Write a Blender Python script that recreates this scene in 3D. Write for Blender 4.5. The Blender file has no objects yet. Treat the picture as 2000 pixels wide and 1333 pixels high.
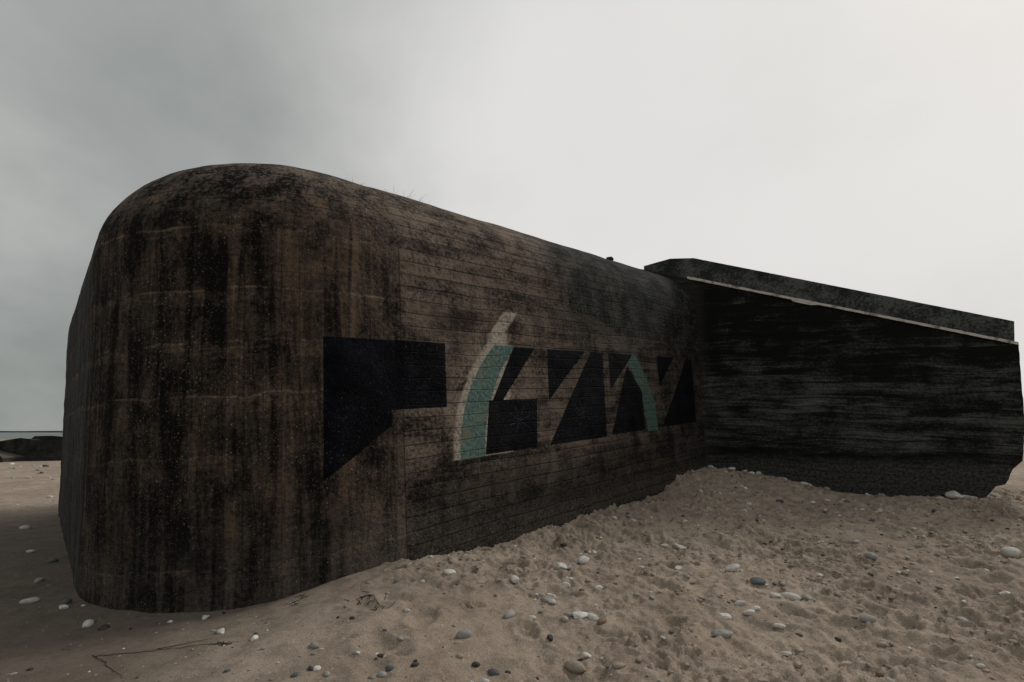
import bpy, math, random, numpy as np
from mathutils import Vector, Matrix
random.seed(7); rng=np.random.default_rng(7)
sc=bpy.context.scene
sc.view_settings.view_transform='Standard'; sc.view_settings.look='None'; sc.view_settings.exposure=0
# ---------------- camera
cam_d=bpy.data.cameras.new("camera"); cam=bpy.data.objects.new("camera",cam_d); sc.collection.objects.link(cam)
cam_d.lens=18; cam_d.sensor_width=36; cam_d.clip_end=30000; cam_d.clip_start=.05
cam.location=(0,0,1.6); cam.rotation_euler=(math.radians(90+10.1),0,0); sc.camera=cam

# ---------------- node helper
class NT:
    def __init__(s,tree): s.t=tree; s.n=tree.nodes; s.l=tree.links
    def new(s,k): return s.n.new(k)
    def put(s,sock,v):
        if v is None: return
        if isinstance(v,bpy.types.NodeSocket): s.l.new(v,sock)
        else:
            if isinstance(v,(tuple,list)) and len(v)==3 and sock.type=='RGBA': v=(*v,1)
            sock.default_value=v
    def m(s,op,a,b=None,c=None,clamp=False):
        n=s.new('ShaderNodeMath'); n.operation=op; n.use_clamp=clamp
        s.put(n.inputs[0],a); s.put(n.inputs[1],b); s.put(n.inputs[2],c); return n.outputs[0]
    def vm(s,op,a,b=None):
        n=s.new('ShaderNodeVectorMath'); n.operation=op; s.put(n.inputs[0],a); s.put(n.inputs[1],b)
        return n.outputs['Value'] if op in('DOT_PRODUCT','LENGTH','DISTANCE') else n.outputs[0]
    def ss(s,x,a,b,lo=0.,hi=1.):
        n=s.new('ShaderNodeMapRange'); n.interpolation_type='SMOOTHSTEP'
        s.put(n.inputs[0],x); n.inputs[1].default_value=a; n.inputs[2].default_value=b; n.inputs[3].default_value=lo; n.inputs[4].default_value=hi
        return n.outputs[0]
    def noise(s,v,sc=1.,det=4.,r=.55,dist=0.):
        n=s.new('ShaderNodeTexNoise'); s.put(n.inputs['Vector'],v); n.inputs['Scale'].default_value=sc; n.inputs['Detail'].default_value=det
        n.inputs['Roughness'].default_value=r; n.inputs['Distortion'].default_value=dist; return n.outputs[0]
    def vor(s,v,sc,feat='F1',rand=1.):
        n=s.new('ShaderNodeTexVoronoi'); n.feature=feat; s.put(n.inputs['Vector'],v); n.inputs['Scale'].default_value=sc; n.inputs['Randomness'].default_value=rand; return n
    def white(s,v):
        n=s.new('ShaderNodeTexWhiteNoise'); n.noise_dimensions='3D'; s.put(n.inputs['Vector'],v); return n.outputs['Value']
    def xyz(s,x=0.,y=0.,z=0.):
        n=s.new('ShaderNodeCombineXYZ'); s.put(n.inputs[0],x); s.put(n.inputs[1],y); s.put(n.inputs[2],z); return n.outputs[0]
    def sep(s,v):
        n=s.new('ShaderNodeSeparateXYZ'); s.put(n.inputs[0],v); return n.outputs
    def mix(s,f,a,b,bt='MIX'):
        n=s.new('ShaderNodeMix'); n.data_type='RGBA'; n.blend_type=bt; s.put(n.inputs[0],f); s.put(n.inputs[6],a); s.put(n.inputs[7],b); return n.outputs[2]
    def attr(s,nm):
        n=s.new('ShaderNodeAttribute'); n.attribute_name=nm; return n
def mat(name,spec=.12):
    m=bpy.data.materials.new(name); m.use_nodes=True; t=NT(m.node_tree); t.n.clear()
    o=t.new('ShaderNodeOutputMaterial'); b=t.new('ShaderNodeBsdfPrincipled'); t.l.new(b.outputs[0],o.inputs[0])
    b.inputs['Roughness'].default_value=.95; b.inputs['Specular IOR Level'].default_value=spec
    t.b=b; t.o=o; return m,t
def bump(t,h,dist,strength=1.,prev=None):
    n=t.new('ShaderNodeBump'); n.inputs['Strength'].default_value=strength; n.inputs['Distance'].default_value=dist
    t.put(n.inputs['Height'],h); 
    if prev is not None: t.l.new(prev,n.inputs['Normal'])
    return n.outputs[0]
def poly_mask(t,v1,poly):
    cx=sum(p[0] for p in poly)/len(poly); cy=sum(p[1] for p in poly)/len(poly); r=None
    for i in range(len(poly)):
        (x0,y0),(x1,y1)=poly[i],poly[(i+1)%len(poly)]
        nx,ny=-(y1-y0),(x1-x0); L=math.hypot(nx,ny); nx/=L; ny/=L; c=-(nx*x0+ny*y0)
        if nx*cx+ny*cy+c<0: nx,ny,c=-nx,-ny,-c
        d=t.vm('DOT_PRODUCT',v1,(nx,ny,c)); r=d if r is None else t.m('MINIMUM',r,d)
    return r
def union(t,l):
    r=l[0]
    for x in l[1:]: r=t.m('MAXIMUM',r,x)
    return r

# ---------------- world
w=bpy.data.worlds.new("World"); sc.world=w; w.use_nodes=True; t=NT(w.node_tree); t.n.clear()
SUN_EL=math.radians(40); sd=Vector((.80,.60,0)).normalized(); SUN_AZ=math.atan2(sd.x,sd.y)
sky=t.new('ShaderNodeTexSky'); sky.sky_type='NISHITA'; sky.sun_disc=False; sky.sun_elevation=SUN_EL; sky.sun_rotation=SUN_AZ; sky.dust_density=4
tc=t.new('ShaderNodeTexCoord'); d=tc.outputs['Generated']; x,y,z=t.sep(d)
zz=t.m('ADD',t.m('MAXIMUM',z,0.),.42); q=t.xyz(t.m('DIVIDE',x,zz),t.m('DIVIDE',y,zz),0.)
n1=t.noise(q,.95,5,.5,.2); n2=t.noise(t.vm('MULTIPLY',q,(1.,.7,1.)),2.4,6,.55,.3)
g=t.ss(t.vm('DOT_PRODUCT',d,Vector((.50,.78,.38)).normalized()),.42,.97)
lum=t.m('ADD',t.m('MULTIPLY',g,.62),t.m('ADD',t.m('MULTIPLY',t.m('SUBTRACT',n1,.5),.95),t.m('MULTIPLY',t.m('SUBTRACT',n2,.5),.42)))
lum=t.m('ADD',lum,.21)
lum=t.ss(lum,-.10,.90)
col=t.mix(lum,(2.2,2.42,2.33,1),(7.6,7.5,7.3,1))
col=t.mix(.975,sky.outputs[0],col)
bg=t.new('ShaderNodeBackground'); t.l.new(col,bg.inputs[0]); bg.inputs[1].default_value=.1
ow=t.new('ShaderNodeOutputWorld'); t.l.new(bg.outputs[0],ow.inputs[0])
sl=bpy.data.lights.new("sun",'SUN'); sl.energy=1.2; sl.angle=math.radians(12); sl.color=(1,.96,.9)
so=bpy.data.objects.new("sun",sl); sc.collection.objects.link(so)
S=Vector((sd.x*math.cos(SUN_EL),sd.y*math.cos(SUN_EL),math.sin(SUN_EL))); so.rotation_euler=S.to_track_quat('Z','Y').to_euler(); so.location=(20,10,30)

# ---------------- noise
T=rng.random((256,256))
def vn(x,y):
    xi=np.floor(x).astype(int); yi=np.floor(y).astype(int); fx=x-xi; fy=y-yi
    fx=fx*fx*(3-2*fx); fy=fy*fy*(3-2*fy)
    a=T[xi&255,yi&255]; b=T[(xi+1)&255,yi&255]; c=T[xi&255,(yi+1)&255]; e=T[(xi+1)&255,(yi+1)&255]
    return (a*(1-fx)+b*fx)*(1-fy)+(c*(1-fx)+e*fx)*fy-.5
def fbm(x,y,o=4,g=.5):
    r=0;a=1
    for i in range(o):
        r=r+a*vn(x+17.3*i,y+9.1*i); x,y=(x*.8-y*.6)*2.03,(x*.6+y*.8)*2.03; a*=g
    return r
def sst(x,a,b):
    k=np.clip((x-a)/(b-a),0,1); return k*k*(3-2*k)
# ---------------- ground
CP=[(-3,4.9,0),(-1.2,6,.22),(4.28,11.7,.81),(8.07,9.53,.42),(9.3,8.9,.4),(0,0,0),(3,3,0),(0,3,0),(-4.4,5.6,0),(-10,12,0),(1.5,6.5,.12),(6,8,.3),(-8,5,0),(12,6,.1),(1.5,9,.38),(-30,30,0),(30,30,.2),(20,10,.2)]
def gz(x,y):
    n=0;d=0
    for a,b,c in CP:
        k=1/((x-a)**2+(y-b)**2+.3)**1.5; n=n+k*c; d=d+k
    return n/d
def tramp(x,y):
    base=.08+.92*sst(x+.35*(y-4)+1.2*fbm(x*.7,y*.7,2),-1.3,1.2)
    return base*(.50+.75*sst(fbm(x*.9+31,y*.9+7,3),-.25,.25))
FP=[]
for i in range(800):
    x=random.uniform(-1.2,12); y=random.uniform(2.6,13)
    FP.append((x,y,random.uniform(.03,.12),random.uniform(.014,.05),random.uniform(0,3.14)))
for i in range(160):
    FP.append((random.uniform(-14,-1),random.uniform(3,14),random.uniform(.04,.1),random.uniform(.004,.012),random.uniform(0,3.14)))
def axis(a,b,st,lo,hi):
    m=list(np.arange(a,b,st)); s=st; p=b
    while p<hi: m.append(p); s*=1.09; p+=s
    s=st; p=a-st; l=[]
    while p>lo: l.append(p); s*=1.09; p-=s
    return np.array(l[::-1]+m)
xs=axis(-5,10.,.018,-9000,9000); ys=axis(3.0,7.0,.016,-400,7.01); ys2=[7.0]; s_=.017
while ys2[-1]<13: s_=min(s_*1.003,.035); ys2.append(ys2[-1]+s_)
while ys2[-1]<9000: s_*=1.09; ys2.append(ys2[-1]+s_)
ys=np.concatenate([ys[ys<6.99],np.array(ys2)])
X,Y=np.meshgrid(xs,ys)
Z=gz(X,Y)
Z=Z*(1-sst(np.hypot(X,Y),40,80))
tr=tramp(X,Y); near=1-sst(np.hypot(X,Y),16,30)
Z+=.045*fbm(X*.9,Y*.9,3)*near+.12*fbm(X*.12,Y*.12,2)*(1-near)*(1-sst(np.hypot(X,Y),60,120))
wx=X+.09*fbm(X*4,Y*4,3); wy=Y+.09*fbm(X*4+40,Y*4,3)
rd=1-2*np.abs(fbm(wx*2.6+3,wy*2.6,6,.58))
cl=fbm(wx*9,wy*9,4,.65)
Z+=near*tr*(.055*fbm(X*2.3,Y*2.3,4,.55)+.036*(rd-.6)+.028*sst(cl,.16,.28)-.020*sst(-cl,.15,.36)+.014*fbm(X*24,Y*24,2,.6))
Z+=near*.004*fbm(X*9,Y*9,3)
for fx,fy,fr,fd,fa in FP:
    i0,i1=np.searchsorted(xs,[fx-fr*3,fx+fr*3]); j0,j1=np.searchsorted(ys,[fy-fr*3,fy+fr*3])
    if i1<=i0 or j1<=j0: continue
    dx=X[j0:j1,i0:i1]-fx; dy=Y[j0:j1,i0:i1]-fy
    u=(dx*math.cos(fa)+dy*math.sin(fa))/(fr*1.6); v=(-dx*math.sin(fa)+dy*math.cos(fa))/fr
    r2=(u*u+v*v)*(1+.5*fbm(dx*14+fx*9,dy*14,2))
    Z[j0:j1,i0:i1]+=fd*(-np.exp(-r2*r2*1.2)*1.0+.4*np.exp(-(np.sqrt(r2)-1.35)**2*9))
Z-= 3.0*sst(Y,122,150)
nx,ny=len(xs),len(ys)
def grid_mesh(name,X,Y,Z):
    ny,nx=X.shape
    co=np.stack([X,Y,Z],-1).reshape(-1,3).astype(np.float32)
    idx=np.arange(nx*ny).reshape(ny,nx); q=np.stack([idx[:-1,:-1],idx[:-1,1:],idx[1:,1:],idx[1:,:-1]],-1).reshape(-1,4)
    m=bpy.data.meshes.new(name); m.vertices.add(len(co)); m.vertices.foreach_set('co',co.ravel())
    m.loops.add(q.size); m.loops.foreach_set('vertex_index',q.ravel().astype(np.int32))
    m.polygons.add(len(q)); m.polygons.foreach_set('loop_start',(np.arange(len(q))*4).astype(np.int32)); 
    m.polygons.foreach_set('use_smooth',np.ones(len(q),bool)); m.update(calc_edges=True); m.validate()
    return m
gm=grid_mesh("sand_beach",X,Y,Z); ground=bpy.data.objects.new("sand_beach",gm); sc.collection.objects.link(ground)
def ground_z(x,y):
    i=min(max(np.searchsorted(xs,x)-1,0),nx-2); j=min(max(np.searchsorted(ys,y)-1,0),ny-2)
    fx=(x-xs[i])/(xs[i+1]-xs[i]); fy=(y-ys[j])/(ys[j+1]-ys[j])
    return float((Z[j,i]*(1-fx)+Z[j,i+1]*fx)*(1-fy)+(Z[j+1,i]*(1-fx)+Z[j+1,i+1]*fx)*fy)
m,t=mat("sand"); P=t.new('ShaderNodeNewGeometry').outputs['Position']
big=t.noise(P,.6,3); mid=t.noise(P,5,5,.7); fine=t.noise(P,70,3,.7)
c=t.mix(t.ss(big,.38,.62),(.355,.278,.218,1),(.45,.362,.288,1))
c=t.mix(t.ss(mid,.38,.58),t.mix(.5,c,(.18,.138,.106,1)),c)
c=t.mix(t.m('MULTIPLY',t.ss(fine,.5,.72),.45),c,(.58,.49,.40,1))
c=t.mix(t.m('MULTIPLY',t.ss(fine,.48,.3),.5),c,(.14,.108,.084,1))
px,py,pz=t.sep(P)
shade_x=t.m('SUBTRACT',t.m('ADD',px,t.m('MULTIPLY',t.m('SUBTRACT',big,.5),3.)),t.m('MULTIPLY',py,.35))
left_shade=t.m('MULTIPLY',t.ss(shade_x,-2.0,-4.4),t.ss(py,13.,8.))  # shade left of the bunker, painted into the sand colour
c=t.mix(t.m('MULTIPLY',left_shade,.68),c,(.085,.071,.060,1))
v=t.vor(P,26); vc=t.sep(v.outputs['Color']); pick=t.ss(vc[0],.88,.90); sp=t.m('MULTIPLY',pick,t.ss(v.outputs['Distance'],.28,.18))
c=t.mix(t.m('MULTIPLY',sp,.8),c,t.mix(t.ss(vc[1],.4,.6),(.5,.47,.43,1),(.07,.065,.06,1)))
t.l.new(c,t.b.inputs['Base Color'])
hb=t.m('ADD',t.m('MULTIPLY',t.noise(P,9,3,.6),.5),t.m('MULTIPLY',t.noise(P,80,2,.7),.22))
t.l.new(bump(t,hb,.04,.9),t.b.inputs['Normal'])
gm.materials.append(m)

# ---------------- sea
sxs=np.linspace(-9000,9000,60); sy=np.concatenate([np.linspace(110,400,20),np.linspace(500,9000,20)])
SX,SY=np.meshgrid(sxs,sy); sm=grid_mesh("sea",SX,SY,SX*0-.55); sea=bpy.data.objects.new("sea",sm); sc.collection.objects.link(sea)
m,t=mat("sea_water",.5); P=t.new('ShaderNodeNewGeometry').outputs['Position']
t.b.inputs['Base Color'].default_value=(.10,.12,.115,1); t.b.inputs['Roughness'].default_value=.35
t.l.new(bump(t,t.noise(t.vm('MULTIPLY',P,(.3,1.,1.)),.6,4),.4,.6),t.b.inputs['Normal']); sm.materials.append(m)
V=[];F=[]
N=160
for i in range(N):
    x=-7000+i*90; hh=9+9*abs(fbm(np.array(x*.004),np.array(3.),4))
    V+= [(x,4300,-1),(x,4300,float(hh)),(x,4380,-1)]
for i in range(N-1):
    a=3*i; F+=[(a,a+3,a+4,a+1),(a+1,a+4,a+5,a+2)]
dm=bpy.data.meshes.new("distant_shore"); dm.from_pydata(V,[],F); do=bpy.data.objects.new("distant_shore",dm); sc.collection.objects.link(do)
m,t=mat("shore_haze"); t.b.inputs['Base Color'].default_value=(.13,.145,.15,1); dm.materials.append(m)

# ---------------- bunker
C=Vector((-3.0,4.02,0)); tilt=.075
Av=Vector((.689,.724,tilt)).normalized(); Bv=Vector((-.675,.738,0)).normalized(); Zv=Av.cross(Bv).normalized()
M=Matrix(((Av.x,Bv.x,Zv.x,C.x),(Av.y,Bv.y,Zv.y,C.y),(Av.z,Bv.z,Zv.z,C.z),(0,0,0,1)))
R=2.2; L=13.; W=9.8; R2=1.4
PT=[]
def line(p,q,n,st,sf):
    N=max(2,int(math.dist(p,q)/st))
    for i in range(N):
        k=i/N; a=p[0]+(q[0]-p[0])*k; b=p[1]+(q[1]-p[1])*k; PT.append((a,b,n[0],n[1],sf(a,b)))
def arc(c,r,a0,a1,N,sf):
    for i in range(N):
        g=a0+(a1-a0)*i/N; a=math.radians(g); PT.append((c[0]+r*math.cos(a),c[1]+r*math.sin(a),math.cos(a),math.sin(a),sf(g)))
s0=R-R*math.pi/2
line((0,W-R2),(0,R),(-1,0),.06,lambda a,b:s0-(b-R))
arc((R,R),R,180,270,60,lambda g:R-R*math.radians(270-g))
line((R,0),(L-R2,0),(0,-1),.05,lambda a,b:a)
arc((L-R2,R2),R2,270,360,10,lambda g:L+g*.01)
line((L,R2),(L,W-R2),(1,0),.3,lambda a,b:L+5+b)
arc((L-R2,W-R2),R2,0,90,8,lambda g:25+g*.01)
line((L-R2,W),(R2,W),(0,1),.3,lambda a,b:40-a)
arc((R2,W-R2),R2,90,180,14,lambda g:-12+ (g-90)/90*1.9)
ZS=3.5; ri=1.25; rh=1.2
prof=[(0,-1.5+i*5./80,-1.5+i*5./80) for i in range(81)]
for i in range(1,25):
    a=math.pi/2*i/24; prof.append((ri*(1-math.cos(a)),ZS+rh*math.sin(a),ZS+1.92*i/24))
V=[];F=[];WC=[];n=len(PT)
for ins,z,tt in prof:
    for a,b,na,nb,s in PT:
        k=.012*float(vn(np.array(s*1.3+50),np.array(tt*1.3+9)))+.010*float(vn(np.array(s*.4+5),np.array(tt*7.)))
        k+=.010*float(vn(np.array(s*5),np.array(tt*5.)))
        if 2.69<s<L: k+=.014*float(sst(np.array(s),2.69,2.71))
        if tt>4.6: z2=z+.016*float(vn(np.array(s*2.2),np.array(3.)))
        else: z2=z
        V.append(M@Vector((a-na*(ins-k),b-nb*(ins-k),z2))); WC.append((s,tt,0))
for j in range(len(prof)-1):
    for i in range(n): F.append((j*n+i,j*n+(i+1)%n,(j+1)*n+(i+1)%n,(j+1)*n+i))
F.append(tuple((len(prof)-1)*n+i for i in range(n)))
me=bpy.data.meshes.new("body"); me.from_pydata(V,[],F)
at=me.attributes.new("wc",'FLOAT_VECTOR','POINT'); at.data.foreach_set('vector',np.array(WC,np.float32).ravel())
for p in me.polygons: p.use_smooth=True
me.polygons[-1].use_smooth=False
bunker=bpy.data.objects.new("concrete_bunker",None); sc.collection.objects.link(bunker); bunker.location=(0,0,0)
def child(name,me,par=bunker):
    o=bpy.data.objects.new(name,me); sc.collection.objects.link(o); o.parent=par; return o
body=child("bunker_body",me)

# bunker material
m,t=mat("weathered_bunker_concrete",.10)
wc=t.attr("wc").outputs['Vector']; s,tt,_=t.sep(wc)
n_lo=t.noise(wc,.6,2,.55); n_md=t.noise(wc,2.4,5,.68,.4); n_fi=t.noise(wc,20,4,.78)
vst0=t.noise(t.vm('MULTIPLY',wc,(6.0,.48,1.)),1.,6,.72,.55)
upf=t.ss(tt,3.2,4.3)
vst=t.m('ADD',t.m('MULTIPLY',vst0,t.m('SUBTRACT',1.,t.m('MULTIPLY',upf,.7))),t.m('MULTIPLY',n_md,t.m('MULTIPLY',upf,.7)))
hst=t.noise(t.vm('MULTIPLY',wc,(.5,8.,1.)),1.,6,.7,.5)
corner=t.ss(s,2.70,2.68); low=t.ss(tt,3.9,3.6)
wob=t.m('MULTIPLY',t.m('SUBTRACT',n_lo,.5),.10)
ht=t.m('ADD',tt,wob); bw=.155
hq=t.m('DIVIDE',ht,bw); hi=t.m('FLOOR',hq); hf=t.m('FRACT',hq)
hr=t.white(t.xyz(hi,t.m('FLOOR',t.m('ADD',t.m('DIVIDE',s,3.1),t.m('MULTIPLY',hi,.37))),0.))
hedge=t.m('MULTIPLY',t.m('MINIMUM',hf,t.m('SUBTRACT',1.,hf)),bw)
vq=t.m('DIVIDE',s,.17); vi=t.m('FLOOR',vq); vf=t.m('FRACT',vq); vedge=t.m('MULTIPLY',t.m('MINIMUM',vf,t.m('SUBTRACT',1.,vf)),.17)
vr=t.white(t.xyz(vi,3.,1.))
brk=t.m('ADD',t.m('MULTIPLY',n_md,.6),t.m('MULTIPLY',hr,.4))
hline=t.m('MULTIPLY',t.ss(hedge,.009,.002),t.ss(brk,.42,.62))
vline=t.m('MULTIPLY',t.m('MULTIPLY',t.ss(vedge,.010,.002),t.ss(t.m('ADD',t.m('MULTIPLY',n_md,.5),t.m('MULTIPLY',vr,.5)),.45,.62)),.9)
useV=t.m('MULTIPLY',corner,low)
hl2=t.m('MULTIPLY',hline,t.m('SUBTRACT',1.,t.m('MULTIPLY',corner,.5)))
lines=t.m('MAXIMUM',hl2,t.m('MULTIPLY',useV,vline))
fi=t.m('SUBTRACT',n_fi,.5)
# straight wall colour
k=t.m('ADD',t.m('ADD',t.m('MULTIPLY',hst,.46),t.m('MULTIPLY',n_md,.50)),t.m('ADD',t.m('MULTIPLY',hr,.07),t.m('MULTIPLY',vst,.22)))
k=t.m('ADD',k,t.m('MULTIPLY',fi,.36))
cs=t.mix(t.ss(k,.50,.78),(.013,.0117,.0108,1),(.162,.124,.098,1))
pale_patch=t.m('MULTIPLY',t.ss(s,6.8,4.2),t.m('MULTIPLY',t.ss(tt,.6,1.3),t.ss(t.m('ADD',n_lo,fi),.28,.56)))  # paler brown concrete on the nearer part of the long wall
cs=t.mix(t.m('MULTIPLY',pale_patch,.6),cs,t.mix(t.ss(k,.48,.74),(.052,.040,.032,1),(.285,.222,.175,1)))
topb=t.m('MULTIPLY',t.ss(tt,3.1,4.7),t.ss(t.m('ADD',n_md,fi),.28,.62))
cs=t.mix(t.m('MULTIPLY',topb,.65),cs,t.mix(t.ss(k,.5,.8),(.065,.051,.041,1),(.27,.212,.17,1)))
alg=t.m('ADD',t.ss(s,5.2,6.4),t.m('MULTIPLY',t.m('SUBTRACT',n_lo,.5),1.2)); alg=t.m('MULTIPLY',alg,t.ss(t.m('ADD',tt,t.m('MULTIPLY',n_md,.8)),2.9,3.5),clamp=True)
ak=t.m('ADD',t.m('ADD',t.m('MULTIPLY',vst,.3),t.m('MULTIPLY',n_md,.7)),t.m('MULTIPLY',fi,.7))
cs=t.mix(t.m('MULTIPLY',alg,.92,clamp=True),cs,t.mix(t.ss(ak,.40,.72),(.0075,.0095,.009,1),(.066,.072,.065,1)))
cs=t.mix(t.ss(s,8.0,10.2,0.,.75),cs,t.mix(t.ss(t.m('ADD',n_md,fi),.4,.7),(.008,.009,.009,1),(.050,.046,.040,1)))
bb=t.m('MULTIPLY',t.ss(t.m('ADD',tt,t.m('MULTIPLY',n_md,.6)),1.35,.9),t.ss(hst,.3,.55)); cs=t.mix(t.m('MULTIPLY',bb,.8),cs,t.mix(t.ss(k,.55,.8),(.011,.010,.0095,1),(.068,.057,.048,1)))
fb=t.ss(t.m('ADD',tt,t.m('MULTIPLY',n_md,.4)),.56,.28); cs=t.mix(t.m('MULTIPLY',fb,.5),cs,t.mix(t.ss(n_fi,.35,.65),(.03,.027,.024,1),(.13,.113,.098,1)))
# rounded end colour
k2=t.m('ADD',t.m('ADD',t.m('MULTIPLY',vst,.66),t.m('MULTIPLY',n_md,.40)),t.m('ADD',t.m('MULTIPLY',vr,.04),t.m('MULTIPLY',n_lo,.19)))
k2=t.m('ADD',k2,t.m('MULTIPLY',fi,.38))
k2=t.m('ADD',k2,t.ss(s,.6,2.2,0.,.05))
cc=t.mix(t.ss(k2,.55,.84),(.0085,.008,.0076,1),(.118,.087,.066,1))
cc=t.mix(t.ss(t.m('ADD',k2,t.m('MULTIPLY',hst,.2)),.81,.93,0.,.5),cc,(.18,.108,.062,1))
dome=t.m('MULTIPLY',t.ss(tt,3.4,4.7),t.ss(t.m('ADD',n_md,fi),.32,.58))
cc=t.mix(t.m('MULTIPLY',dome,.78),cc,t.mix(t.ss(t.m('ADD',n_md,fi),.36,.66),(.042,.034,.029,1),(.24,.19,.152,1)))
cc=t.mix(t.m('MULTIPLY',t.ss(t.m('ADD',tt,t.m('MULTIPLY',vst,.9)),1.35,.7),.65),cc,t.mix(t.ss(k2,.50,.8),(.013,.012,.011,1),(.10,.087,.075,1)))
cc=t.mix(t.ss(s,-.9,-1.6,0.,.7),cc,t.mix(t.ss(t.m('ADD',vst,fi),.38,.7),(.02,.02,.02,1),(.12,.12,.118,1)))
wv=t.m('MULTIPLY',t.m('SUBTRACT',t.noise(t.vm('MULTIPLY',wc,(1.,.35,1.)),1.1,5,.65),.5),.26)
tw=t.m('ADD',tt,wv); lm=None
for tz,amp in ((2.40,1.),(1.88,.7),(2.92,.65),(3.56,.6),(1.30,.3),(.28,.4)):
    ln=t.m('ABSOLUTE',t.m('SUBTRACT',tw,tz)); r=t.m('ADD',t.ss(ln,.016,.003,0.,amp),t.ss(t.m('SUBTRACT',tz,tw),.0,.24,amp*.45,0.))
    r=t.m('MULTIPLY',r,t.ss(t.m('SUBTRACT',tw,tz),.02,.01)); lm=r if lm is None else t.m('MAXIMUM',lm,r)
lm=t.m('MULTIPLY',lm,t.ss(t.m('ADD',t.m('ADD',t.m('MULTIPLY',hst,.4),t.m('MULTIPLY',vst,.35)),t.m('MULTIPLY',n_md,.35)),.50,.62))
cc=t.mix(t.m('MULTIPLY',lm,.8,clamp=True),cc,t.mix(t.ss(n_fi,.35,.65),(.12,.083,.058,1),(.31,.235,.175,1)))
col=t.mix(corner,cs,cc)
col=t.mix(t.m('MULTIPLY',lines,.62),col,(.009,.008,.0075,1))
jl=t.m('ABSOLUTE',t.m('SUBTRACT',s,2.69))
jm=t.ss(jl,.012,.004); jw=t.m('MULTIPLY',t.ss(jl,.15,.02),t.ss(t.m('ADD',n_md,fi),.35,.6))
col=t.mix(t.m('MULTIPLY',jw,.45),col,(.18,.148,.12,1)); col=t.mix(t.m('MULTIPLY',jm,t.ss(tt,3.9,3.4,.0,.6)),col,(.015,.013,.012,1))
# ---- paint
e=t.m('MULTIPLY',fi,.02)
ps=t.m('ADD',s,e); pz=t.m('SUBTRACT',tt,e)
v1=t.xyz(ps,pz,1.)
pm=lambda p:poly_mask(t,v1,p)
black=union(t,[pm(x) for x in (
 [(1.76,2.45),(3.33,2.45),(3.33,1.66),(1.76,1.66)],
 [(1.76,1.67),(2.54,1.67),(2.54,1.47),(1.76,1.47)],[(1.76,1.48),(2.53,1.48),(1.75,.99)],
 [(4.59,2.46),(5.04,2.46),(4.22,1.62),(4.05,1.62)],[(4.05,1.72),(5.02,1.71),(4.96,1.02),(3.94,1.02)],
 [(5.33,2.46),(6.31,2.46),(5.30,1.68)],
 [(6.48,2.46),(6.85,2.46),(6.78,1.02),(5.25,1.02)],
 [(7.03,2.46),(7.85,2.46),(7.0,1.80)],
 [(7.62,2.25),(8.10,1.75),(8.10,1.04),(6.94,1.04)],
 [(8.8,2.46),(9.55,2.46),(8.8,1.85)],[(10.15,2.44),(10.42,2.44),(10.35,1.05),(8.77,1.05)])])
def ell(rx,rz,cz=1.03): return t.vm('LENGTH',t.vm('DIVIDE',t.vm('SUBTRACT',t.xyz(ps,pz,0.),(6.06,cz,0.)),(rx,rz,1.)))
eo=ell(2.55,2.10); ei=ell(2.12,1.93); ew=ell(2.66,2.20)
inz=t.m('MULTIPLY',t.ss(pz,2.475,2.465),t.ss(pz,1.0,1.01))
ring=t.m('MULTIPLY',t.ss(eo,1.004,.998),t.ss(ei,.998,1.004)); tealm=t.m('MULTIPLY',ring,inz)
bm=t.ss(black,-.004,.004)
wear=t.ss(t.m('ADD',t.m('MULTIPLY',n_fi,.6),t.m('MULTIPLY',n_md,.5)),.62,.74)
wleft=t.m('MULTIPLY',t.m('MULTIPLY',t.ss(ew,1.01,.99),t.ss(s,4.5,4.4)),t.ss(pz,1.0,1.01))
halo=t.m('MULTIPLY',t.m('MULTIPLY',t.ss(ew,1.14,1.0),t.ss(s,4.7,4.4)),t.m('MULTIPLY',t.ss(pz,1.2,1.7),t.ss(pz,2.9,2.4)))
wp_=t.m('MULTIPLY',t.m('MAXIMUM',t.m('MULTIPLY',wleft,t.ss(pz,2.9,2.6)),t.ss(pm([(4.42,2.96),(4.70,2.97),(4.64,2.47),(4.0,2.2),(3.86,2.05),(4.1,2.62)]),-.02,.03)),t.ss(t.m('ADD',n_md,t.m('MULTIPLY',fi,.6)),.70,.50))
faint=t.m('MULTIPLY',t.m('MULTIPLY',ring,t.ss(pz,2.46,2.5)),t.ss(s,4.9,5.2,0.,.35))
col=t.mix(faint,col,(.10,.082,.067,1))
col=t.mix(t.m('MULTIPLY',halo,t.ss(t.m('ADD',n_md,fi),.33,.62,0.,.6)),col,(.30,.245,.198,1))
col=t.mix(t.m('MULTIPLY',wp_,.9),col,t.mix(t.ss(t.m('ADD',n_md,fi),.3,.58),(.26,.215,.175,1),(.58,.51,.44,1)))
tl=t.mix(t.ss(n_fi,.38,.62),(.060,.120,.110,1),(.14,.24,.22,1)); tl=t.mix(t.ss(n_md,.52,.70),tl,(.20,.20,.14,1))
tl=t.mix(t.ss(s,6,8.,0.,.35),tl,(.03,.04,.035,1))
col=t.mix(t.m('MULTIPLY',tealm,t.m('SUBTRACT',.94,t.m('MULTIPLY',wear,.5))),col,tl)
bk=t.mix(t.ss(n_md,.35,.7),(.0015,.002,.0035,1),(.006,.0075,.013,1))
col=t.mix(t.m('MULTIPLY',bm,t.m('SUBTRACT',.985,t.m('MULTIPLY',wear,.12))),col,bk)
stars=None
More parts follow.
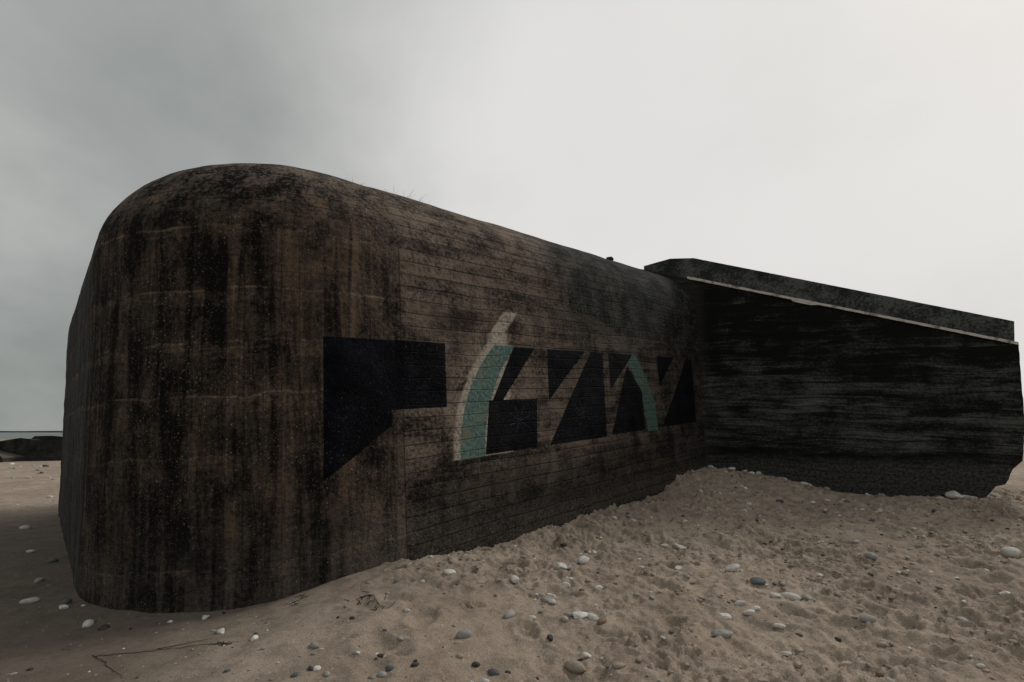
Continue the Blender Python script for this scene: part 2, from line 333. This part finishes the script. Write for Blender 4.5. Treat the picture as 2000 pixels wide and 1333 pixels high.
for cx,cz in ((4.62,1.42),(6.15,1.45)):
    for an in (15,62,110,150):
        a=math.radians(an); dx,dz=math.cos(a),math.sin(a)
        across=t.m('ABSOLUTE',t.vm('DOT_PRODUCT',v1,(-dz,dx,dz*cx-dx*cz))); along=t.m('ABSOLUTE',t.vm('DOT_PRODUCT',v1,(dx,dz,-dx*cx-dz*cz)))
        q=t.m('MULTIPLY',t.ss(across,.006,.003),t.ss(along,.24,.20)); stars=q if stars is None else t.m('MAXIMUM',stars,q)
col=t.mix(t.m('MULTIPLY',stars,t.ss(n_fi,.4,.6,.0,.45)),col,(.14,.15,.17,1))
# aggregate specks
vv=t.vor(wc,24); vc=t.sep(vv.outputs['Color']); dd=vv.outputs['Distance']
spk=t.m('MULTIPLY',t.ss(dd,.24,.12),t.ss(vc[0],.74,.78)); dkm=t.m('MULTIPLY',t.ss(dd,.34,.2),t.ss(vc[0],.26,.2))
vv2=t.vor(wc,58); spk2=t.m('MULTIPLY',t.ss(vv2.outputs['Distance'],.34,.2),t.ss(t.sep(vv2.outputs['Color'])[0],.70,.72))
spk=t.m('MULTIPLY',t.m('MAXIMUM',spk,t.m('MULTIPLY',spk2,.8)),t.ss(n_lo,.35,.6,.45,1.))
col=t.mix(t.m('MULTIPLY',spk,t.m('SUBTRACT',.66,t.m('MULTIPLY',bm,.42)),clamp=True),col,(.31,.28,.245,1))
col=t.mix(t.m('MULTIPLY',dkm,.5),col,(.009,.008,.0075,1))
t.l.new(col,t.b.inputs['Base Color'])
bf=t.noise(wc,20,3,.7); bv=t.noise(wc,4,2,.6)
h=t.m('SUBTRACT',t.m('ADD',t.m('MULTIPLY',bf,.7),t.m('MULTIPLY',bv,.8)),t.m('MULTIPLY',t.ss(hedge,.012,.0),t.ss(useV,.9,.1,0.,.4)))
t.l.new(bump(t,h,.028,1.),t.b.inputs['Normal'])
me.materials.append(m)

# ---------------- wing
W0=Vector((4.28,11.71)); Wd=Vector((.87,-.5)).normalized(); Wn=Vector((Wd.y,-Wd.x))*1.0
def wpt(s,z,d=0.):
    p=W0+Wd*s-Wn*d; return (p.x,p.y,z)
def slab(poly,d0,d1,name,jit=.0,bev=.015):
    pl=[]
    for i in range(len(poly)):
        a,b=poly[i],poly[(i+1)%len(poly)]; N=max(1,int(math.dist(a,b)/.08)) if jit else 1
        for k in range(N):
            f=k/N; j=jit*(.4+1.0*random.random()) if k else 0
            pl.append((a[0]+(b[0]-a[0])*f+random.uniform(-j,j),a[1]+(b[1]-a[1])*f+random.uniform(-j,j)))
    k=len(pl); V=[wpt(s,z,d0) for s,z in pl]+[wpt(s,z,d1) for s,z in pl]
    F=[tuple(range(k)),tuple(range(2*k-1,k-1,-1))]+[(i,(i+1)%k,k+(i+1)%k,k+i) for i in range(k)]
    mm=bpy.data.meshes.new(name); mm.from_pydata(V,[],F)
    at=mm.attributes.new("wc",'FLOAT_VECTOR','POINT'); at.data.foreach_set('vector',np.array([(s+30,z,d) for d in (d0,d1) for s,z in pl],np.float32).ravel())
    o=child(name,mm)
    if bev:
        b=o.modifiers.new("b",'BEVEL'); b.width=bev; b.segments=2; b.limit_method='ANGLE'
    return mm
wa=slab([(-1.2,-1),(4.1,-1),(4.34,.36),(4.56,.47),(4.70,.50),(4.84,.68),(4.97,.72),(5.10,.98),(5.24,1.12),(5.31,1.52),(5.34,1.62),(5.45,3.14),(-1.2,5.60)],0,.30,"wing_front_wall",.006,.02)
wb=slab([(-1.2,-1),(3.9,-1),(4.9,1.3),(5.2,2.2),(5.46,3.0),(5.53,3.60),(-.0,5.78),(-.55,5.86),(-1.2,5.78)],.305,.75,"wing_parapet",.002)
lp=slab([(-.1,5.20),(2.0,4.42),(2.05,4.36),(2.35,4.25),(2.5,4.235),(5.455,3.135),(5.455,3.175),(2.0,4.46),(-.1,5.25)],-.035,.302,"wing_lip",.004,.006)
m,t=mat("dark_wing_concrete",.1)
wc=t.attr("wc").outputs['Vector']; s,tt,_=t.sep(wc)
tb=t.m('ADD',t.m('ADD',tt,t.m('MULTIPLY',t.m('SUBTRACT',s,30.),.045)),t.m('MULTIPLY',t.m('SUBTRACT',t.noise(wc,.7,2),.5),.16))
v=t.xyz(s,tb,0.)
hst=t.noise(t.vm('MULTIPLY',v,(.7,9.,1.)),1.,6,.74,.7); n_md=t.noise(v,1.5,5,.68,.4); n_fi=t.noise(wc,20,4,.78)
fi=t.m('SUBTRACT',n_fi,.5)
hq=t.m('DIVIDE',tb,.16); hf=t.m('FRACT',hq); hi=t.m('FLOOR',hq); hed=t.m('MULTIPLY',t.m('MINIMUM',hf,t.m('SUBTRACT',1.,hf)),.16); hr=t.white(t.xyz(hi,t.m('FLOOR',t.m('ADD',t.m('DIVIDE',s,2.3),t.m('MULTIPLY',hi,.41))),2.))
ln=t.m('MULTIPLY',t.ss(hed,.012,.003),t.ss(n_md,.4,.6))
midz=t.m('MULTIPLY',t.ss(tt,.8,1.6),t.ss(tt,3.6,2.4))
k=t.m('ADD',t.m('ADD',t.m('MULTIPLY',hst,.62),t.m('MULTIPLY',n_md,.42)),t.m('ADD',t.m('MULTIPLY',hr,.07),t.m('MULTIPLY',midz,.10)))
k=t.m('ADD',k,t.m('MULTIPLY',fi,.36))
c=t.mix(t.ss(k,.56,.88),(.0095,.0105,.0102,1),(.145,.152,.140,1))
c=t.mix(t.m('MULTIPLY',t.ss(n_md,.55,.7),.2),c,(.07,.055,.042,1))
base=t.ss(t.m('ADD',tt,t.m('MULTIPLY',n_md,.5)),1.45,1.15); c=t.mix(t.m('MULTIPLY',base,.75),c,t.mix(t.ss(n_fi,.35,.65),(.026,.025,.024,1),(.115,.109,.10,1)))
c=t.mix(t.ss(s,30.35,30.0,0.,.4),c,(.06,.055,.048,1))
c=t.mix(t.m('MULTIPLY',ln,.75),c,(.006,.006,.006,1))
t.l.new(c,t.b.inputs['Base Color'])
h=t.m('ADD',t.m('MULTIPLY',t.noise(t.vm('MULTIPLY',v,(1.,8.,1.)),1.,4,.65),.9),t.m('MULTIPLY',t.noise(wc,18,3,.7),.5))
t.l.new(bump(t,h,.035,1.),t.b.inputs['Normal'])
wa.materials.append(m)
m2,t=mat("parapet_concrete"); wc=t.attr("wc").outputs['Vector']; n_md=t.noise(wc,2.5,5,.7); n_fi=t.noise(wc,20,4,.7)
t.l.new(t.mix(t.ss(t.m('ADD',n_md,t.m('MULTIPLY',t.m('SUBTRACT',n_fi,.5),.5)),.38,.65),(.03,.033,.031,1),(.12,.125,.118,1)),t.b.inputs['Base Color']); t.l.new(bump(t,n_fi,.02,.8),t.b.inputs['Normal']); wb.materials.append(m2)
m3,t=mat("lip_concrete"); wc=t.attr("wc").outputs['Vector']; n_fi=t.noise(wc,5,5,.7)
t.l.new(t.mix(t.ss(n_fi,.32,.52),(.16,.146,.13,1),(.66,.62,.56,1)),t.b.inputs['Base Color']); lp.materials.append(m3)

# ---------------- distant ruined bunker block
def prism(name,poly,y0,y1,par,sl=0.):
    k=len(poly); V=[(x,y0,z) for x,z in poly]+[(x+sl,y1,z) for x,z in poly]
    F=[tuple(range(k)),tuple(range(2*k-1,k-1,-1))]+[(i,(i+1)%k,k+(i+1)%k,k+i) for i in range(k)]
    mm=bpy.data.meshes.new(name); mm.from_pydata(V,[],F); o=child(name,mm,par); b=o.modifiers.new("b",'BEVEL'); b.width=.06; b.segments=2; return mm
ruin=bpy.data.objects.new("ruined_bunker",None); sc.collection.objects.link(ruin)
m4,t=mat("ruin_concrete"); P=t.new('ShaderNodeNewGeometry').outputs['Position']; n=t.noise(P,1.2,6,.7); nn=t.new('ShaderNodeNewGeometry').outputs['Normal']
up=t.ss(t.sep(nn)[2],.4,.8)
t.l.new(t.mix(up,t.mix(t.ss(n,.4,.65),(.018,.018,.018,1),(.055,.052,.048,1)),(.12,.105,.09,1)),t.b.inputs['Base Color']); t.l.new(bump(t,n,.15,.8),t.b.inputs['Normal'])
for nm,poly,y0,y1 in (("main_block",[(-42,-.5),(-26.4,-.5),(-25.7,.2),(-25.75,1.05),(-27.4,1.12),(-28.3,1.22),(-30,.95),(-42,.6)],30,34),
                     ("upper_slab",[(-28.6,1.0),(-25.6,.9),(-25.7,1.20),(-27.2,1.34),(-28.2,1.32)],30.8,35.2),
                     ("fallen_slab",[(-33,-.3),(-27.6,-.3),(-27.9,.25),(-30,.70),(-33,.8)],28.6,30.2)):
    prism(nm,poly,y0,y1,ruin).materials.append(m4)

# ---------------- stones
import bmesh
bm=bmesh.new(); bmesh.ops.create_icosphere(bm,subdivisions=3,radius=1); bm.verts.ensure_lookup_table()
IV=np.array([v.co[:] for v in bm.verts]); IF=np.array([[v.index for v in f.verts] for f in bm.faces]); bm.free()
bm=bmesh.new(); bmesh.ops.create_icosphere(bm,subdivisions=2,radius=1); bm.verts.ensure_lookup_table()
JV=np.array([v.co[:] for v in bm.verts]); JF=np.array([[v.index for v in f.verts] for f in bm.faces]); bm.free()
SV=[];SF=[];SC=[];off=0
COLS=dict(w=(.76,.73,.68),g=(.36,.35,.33),b=(.12,.135,.145),d=(.035,.037,.04),s=(.46,.38,.30),r=(.24,.16,.11),c=(.40,.325,.26))
def stone(x,y,size,c,hero=True):
    global off
    V,F=(IV,IF) if hero else (JV,JF)
    v=V.copy(); ang=c in 'wc' and random.random()<.7
    for k in range(10 if ang else 5):
        nrm=rng.normal(size=3); nrm/=np.linalg.norm(nrm); d=rng.uniform(.45,.80) if ang else rng.uniform(.7,.92)
        dot=v@nrm; ex=np.maximum(dot-d,0)*(.97 if ang else .75); v=v-ex[:,None]*nrm
    v*=np.array([1,rng.uniform(.5,.85),rng.uniform(.35,.6)])*size*.55
    a=rng.uniform(0,6.28); tl=rng.uniform(-.35,.35)
    rz=np.array([[math.cos(a),-math.sin(a),0],[math.sin(a),math.cos(a),0],[0,0,1]]); rx=np.array([[1,0,0],[0,math.cos(tl),-math.sin(tl)],[0,math.sin(tl),math.cos(tl)]])
    v=v@rx.T@rz.T; v+=np.array([x,y,ground_z(x,y)+size*(.08 if c!='c' else .04)])
    SV.append(v); SF.append(F+off); off+=len(v)
    cc=np.array(COLS[c])*rng.uniform(.75,1.12); SC.append(np.tile(np.append(cc,1),(len(v),1)))
H=[(-232,443,.095,'w'),(-267,480,.08,'w'),(-198,429,.045,'d'),(-195,421,.06,'w'),(-143,404,.075,'g'),(-62,541,.12,'w'),(-88,628,.06,'d'),(-83,670,.06,'d'),(-50,704,.07,'d'),(-67,674,.06,'b'),(-17,722,.09,'w'),(2,758,.07,'g'),(51,569,.16,'w'),(60,580,.09,'g'),(82,619,.13,'w'),(73,618,.07,'g'),(52,528,.075,'w'),(3,536,.12,'w'),(201,707,.11,'w'),(214,693,.15,'w'),(171,660,.06,'g'),(236,583,.17,'w'),(180,589,.09,'w'),(318,564,.08,'w'),(244,542,.13,'b'),(258,508,.15,'w'),(243,506,.08,'w'),(271,505,.11,'g'),(56,461,.16,'w'),(66,459,.12,'w'),(48,468,.08,'g'),(-2,464,.12,'g'),(-37,425,.10,'g'),(73,449,.08,'r'),(29,423,.07,'d'),(44,386,.14,'s'),(164,433,.14,'g'),(178,462,.11,'w'),(202,489,.09,'w'),(204,473,.11,'w'),(212,480,.08,'w'),(-18,369,.07,'w'),(-82,377,.05,'b'),(-129,371,.05,'w'),(-133,371,.045,'d'),
(-357,466,.10,'w'),(-339,460,.07,'d'),(-419,514,.08,'w'),(-465,531,.13,'w'),(-515,595,.09,'g'),(-649,730,.09,'w'),(-500,500,.07,'g'),
(397,600,.12,'g'),(290,451,.10,'g'),(232,390,.10,'s'),(550,596,.18,'w'),(440,493,.15,'g'),(450,500,.1,'w'),(785,940,.28,'w'),(803,935,.22,'w'),(760,948,.12,'w'),(795,925,.12,'g'),
(430,1140,.16,'w'),(455,1120,.14,'w'),(470,1125,.13,'w'),(490,1110,.15,'w'),(500,1100,.12,'w'),(520,1112,.1,'w'),(560,1085,.12,'w'),(585,1060,.14,'w'),(600,1065,.1,'w'),(620,1045,.12,'g'),(680,1015,.1,'w'),(930,900,.2,'w'),(915,885,.15,'d'),(960,905,.25,'w'),(990,930,.2,'w'),(-290,470,.05,'w'),(-110,520,.06,'b')]
for x,y,sz,c in H: stone(x/100,y/100,sz*1.15,c)
def rsz(a,mx=.11): return min(mx,a*math.exp(random.gauss(0,.42)))
for i in range(1200):
    x=random.uniform(-1.6,11); y=random.uniform(3.2,11.5)
    if x<-1+(y-6)*.95 and y>5.6: continue
    stone(x,y,rsz(.042),random.choice('wwwwggbdsr'),False)
for k in range(46):
    cx=random.uniform(-.4,9); cy=random.uniform(3.4,10)
    if cx<-.3+(cy-6)*.95 and cy>5.6: continue
    for i in range(random.randint(3,9)): stone(cx+random.gauss(0,.16),cy+random.gauss(0,.12),rsz(.06),random.choice('wwwggbc'),False)
for i in range(2200):
    x=random.uniform(-1.,8); y=random.uniform(3.2,9.5)
    if x<-.8+(y-6)*.95 and y>5.6: continue
    if float(tramp(np.array(x),np.array(y)))<.5 or float(fbm(np.array(x*1.3),np.array(y*1.3),2))<-.05: continue
    stone(x,y,rsz(.045,.09),'c',False)
for i in range(420):
    x=random.uniform(-26,-3.2); y=random.uniform(4.,26)
    stone(x,y,random.choice([.03,.05,.07,.09,.12])*(1+.04*y),random.choice('wwwggbd'),False)
for i in range(60):
    x=random.uniform(-3.8,-.5); y=random.uniform(3.5,5)
    stone(x,y,random.choice([.015,.02,.03,.04]),random.choice('wggbd'),False)
Vv=np.concatenate(SV); Ff=np.concatenate(SF)
sm=bpy.data.meshes.new("beach_stones"); sm.from_pydata(Vv.tolist(),[],Ff.tolist()); 
ca=sm.attributes.new("sc",'FLOAT_COLOR','POINT'); ca.data.foreach_set('color',np.concatenate(SC).astype(np.float32).ravel())
for p in sm.polygons: p.use_smooth=True
st=bpy.data.objects.new("beach_stones",sm); sc.collection.objects.link(st)
m,t=mat("stone",.3); P=t.new('ShaderNodeNewGeometry').outputs['Position']; n=t.noise(P,30,4,.65)
c=t.mix(t.ss(n,.35,.6),t.mix(.3,t.attr("sc").outputs['Color'],(.2,.155,.12,1)),t.attr("sc").outputs['Color']); t.l.new(c,t.b.inputs['Base Color']); t.b.inputs['Roughness'].default_value=.75
t.l.new(bump(t,n,.012,.6),t.b.inputs['Normal']); sm.materials.append(m)

# ---------------- grass on the roof
def blades(name,pts,hmax,colr,lean=.5):
    V=[];F=[]
    for (x,y,z) in pts:
        h=hmax*random.uniform(.35,1.); a=random.uniform(0,6.28); l=random.uniform(.1,lean)*h; wd=.003; pw=random.uniform(0,6.28)
        prev=None
        for k in range(5):
            f=k/4; cx=x+math.cos(a)*l*f*f; cy=y+math.sin(a)*l*f*f; cz=z+h*f*(1-.2*f); ww=wd*(1-f*.7)
            V+=[(cx-math.cos(pw)*ww,cy-math.sin(pw)*ww,cz),(cx+math.cos(pw)*ww,cy+math.sin(pw)*ww,cz)]
            b=len(V)-2
            if prev is not None: F.append((prev,prev+1,b+1,b))
            prev=b
    mm=bpy.data.meshes.new(name); mm.from_pydata(V,[],F); m,t=mat(name+"_mat"); t.b.inputs['Base Color'].default_value=colr; mm.materials.append(m)
    o=bpy.data.objects.new(name,mm); sc.collection.objects.link(o); return o
pts=[]
for a0,a1,N in ((2.5,2.8,18),(3.1,3.9,90),(5.0,6.0,8)):
    for i in range(N):
        a=random.uniform(a0,a1); b=random.uniform(.95,1.3); p=M@Vector((a,b,ZS+rh-.05)); pts.append(tuple(p))
blades("roof_grass",pts,.27,(.10,.09,.06,1),.8)
lump_c=M@Vector((8.75,.9,ZS+rh+.01))
v=JV.copy()
for k in range(7):
    nrm=rng.normal(size=3); nrm/=np.linalg.norm(nrm); v=v-np.maximum(v@nrm-.6,0)[:,None]*nrm
v=v*np.array([.10,.07,.08])+np.array(lump_c[:])
rm=bpy.data.meshes.new("roof_lump"); rm.from_pydata(v.tolist(),[],JF.tolist()); rm.materials.append(m4); ro=bpy.data.objects.new("roof_lump",rm); sc.collection.objects.link(ro)  # small dark lump on the roof edge

# ---------------- dry root and seaweed
def curve_obj(name,lines,rad,colr):
    cu=bpy.data.curves.new(name,'CURVE'); cu.dimensions='3D'; cu.bevel_depth=rad; cu.bevel_resolution=2
    for ln in lines:
        sp=cu.splines.new('POLY'); sp.points.add(len(ln)-1)
        for i,(x,y,dz) in enumerate(ln):
            sp.points[i].co=(x,y,ground_z(x,y)+dz,1); sp.points[i].radius=1-.6*i/len(ln)
    m,t=mat(name+"_mat"); t.b.inputs['Base Color'].default_value=colr; cu.materials.append(m)
    o=bpy.data.objects.new(name,cu); sc.collection.objects.link(o); return o
def wig(p,q,N,amp,dz=.003):
    return [(p[0]+(q[0]-p[0])*i/N+random.uniform(-amp,amp),p[1]+(q[1]-p[1])*i/N+random.uniform(-amp,amp),dz+random.uniform(-.002,.004)) for i in range(N+1)]
curve_obj("dry_root",[wig((-3.03,4.04),(-2.50,3.62),20,.010),wig((-2.98,4.0),(-2.05,4.20),24,.010),wig((-2.6,4.1),(-2.3,4.3),10,.008)],.0026,(.05,.04,.031,1))
ls=[]
for cx,cy,N,r in ((-1.33,4.8,16,.16),(-1.15,4.72,10,.12),(-1.9,5.0,8,.1),(-2.15,4.12,8,.06)):
    for i in range(N):
        p=(cx+random.gauss(0,r*.5),cy+random.gauss(0,r*.4)); a=random.uniform(0,6.28); l=random.uniform(.03,.10)
        ls.append(wig(p,(p[0]+math.cos(a)*l,p[1]+math.sin(a)*l),6,.006,.004))
curve_obj("dry_seaweed",ls,.0028,(.04,.034,.028,1))
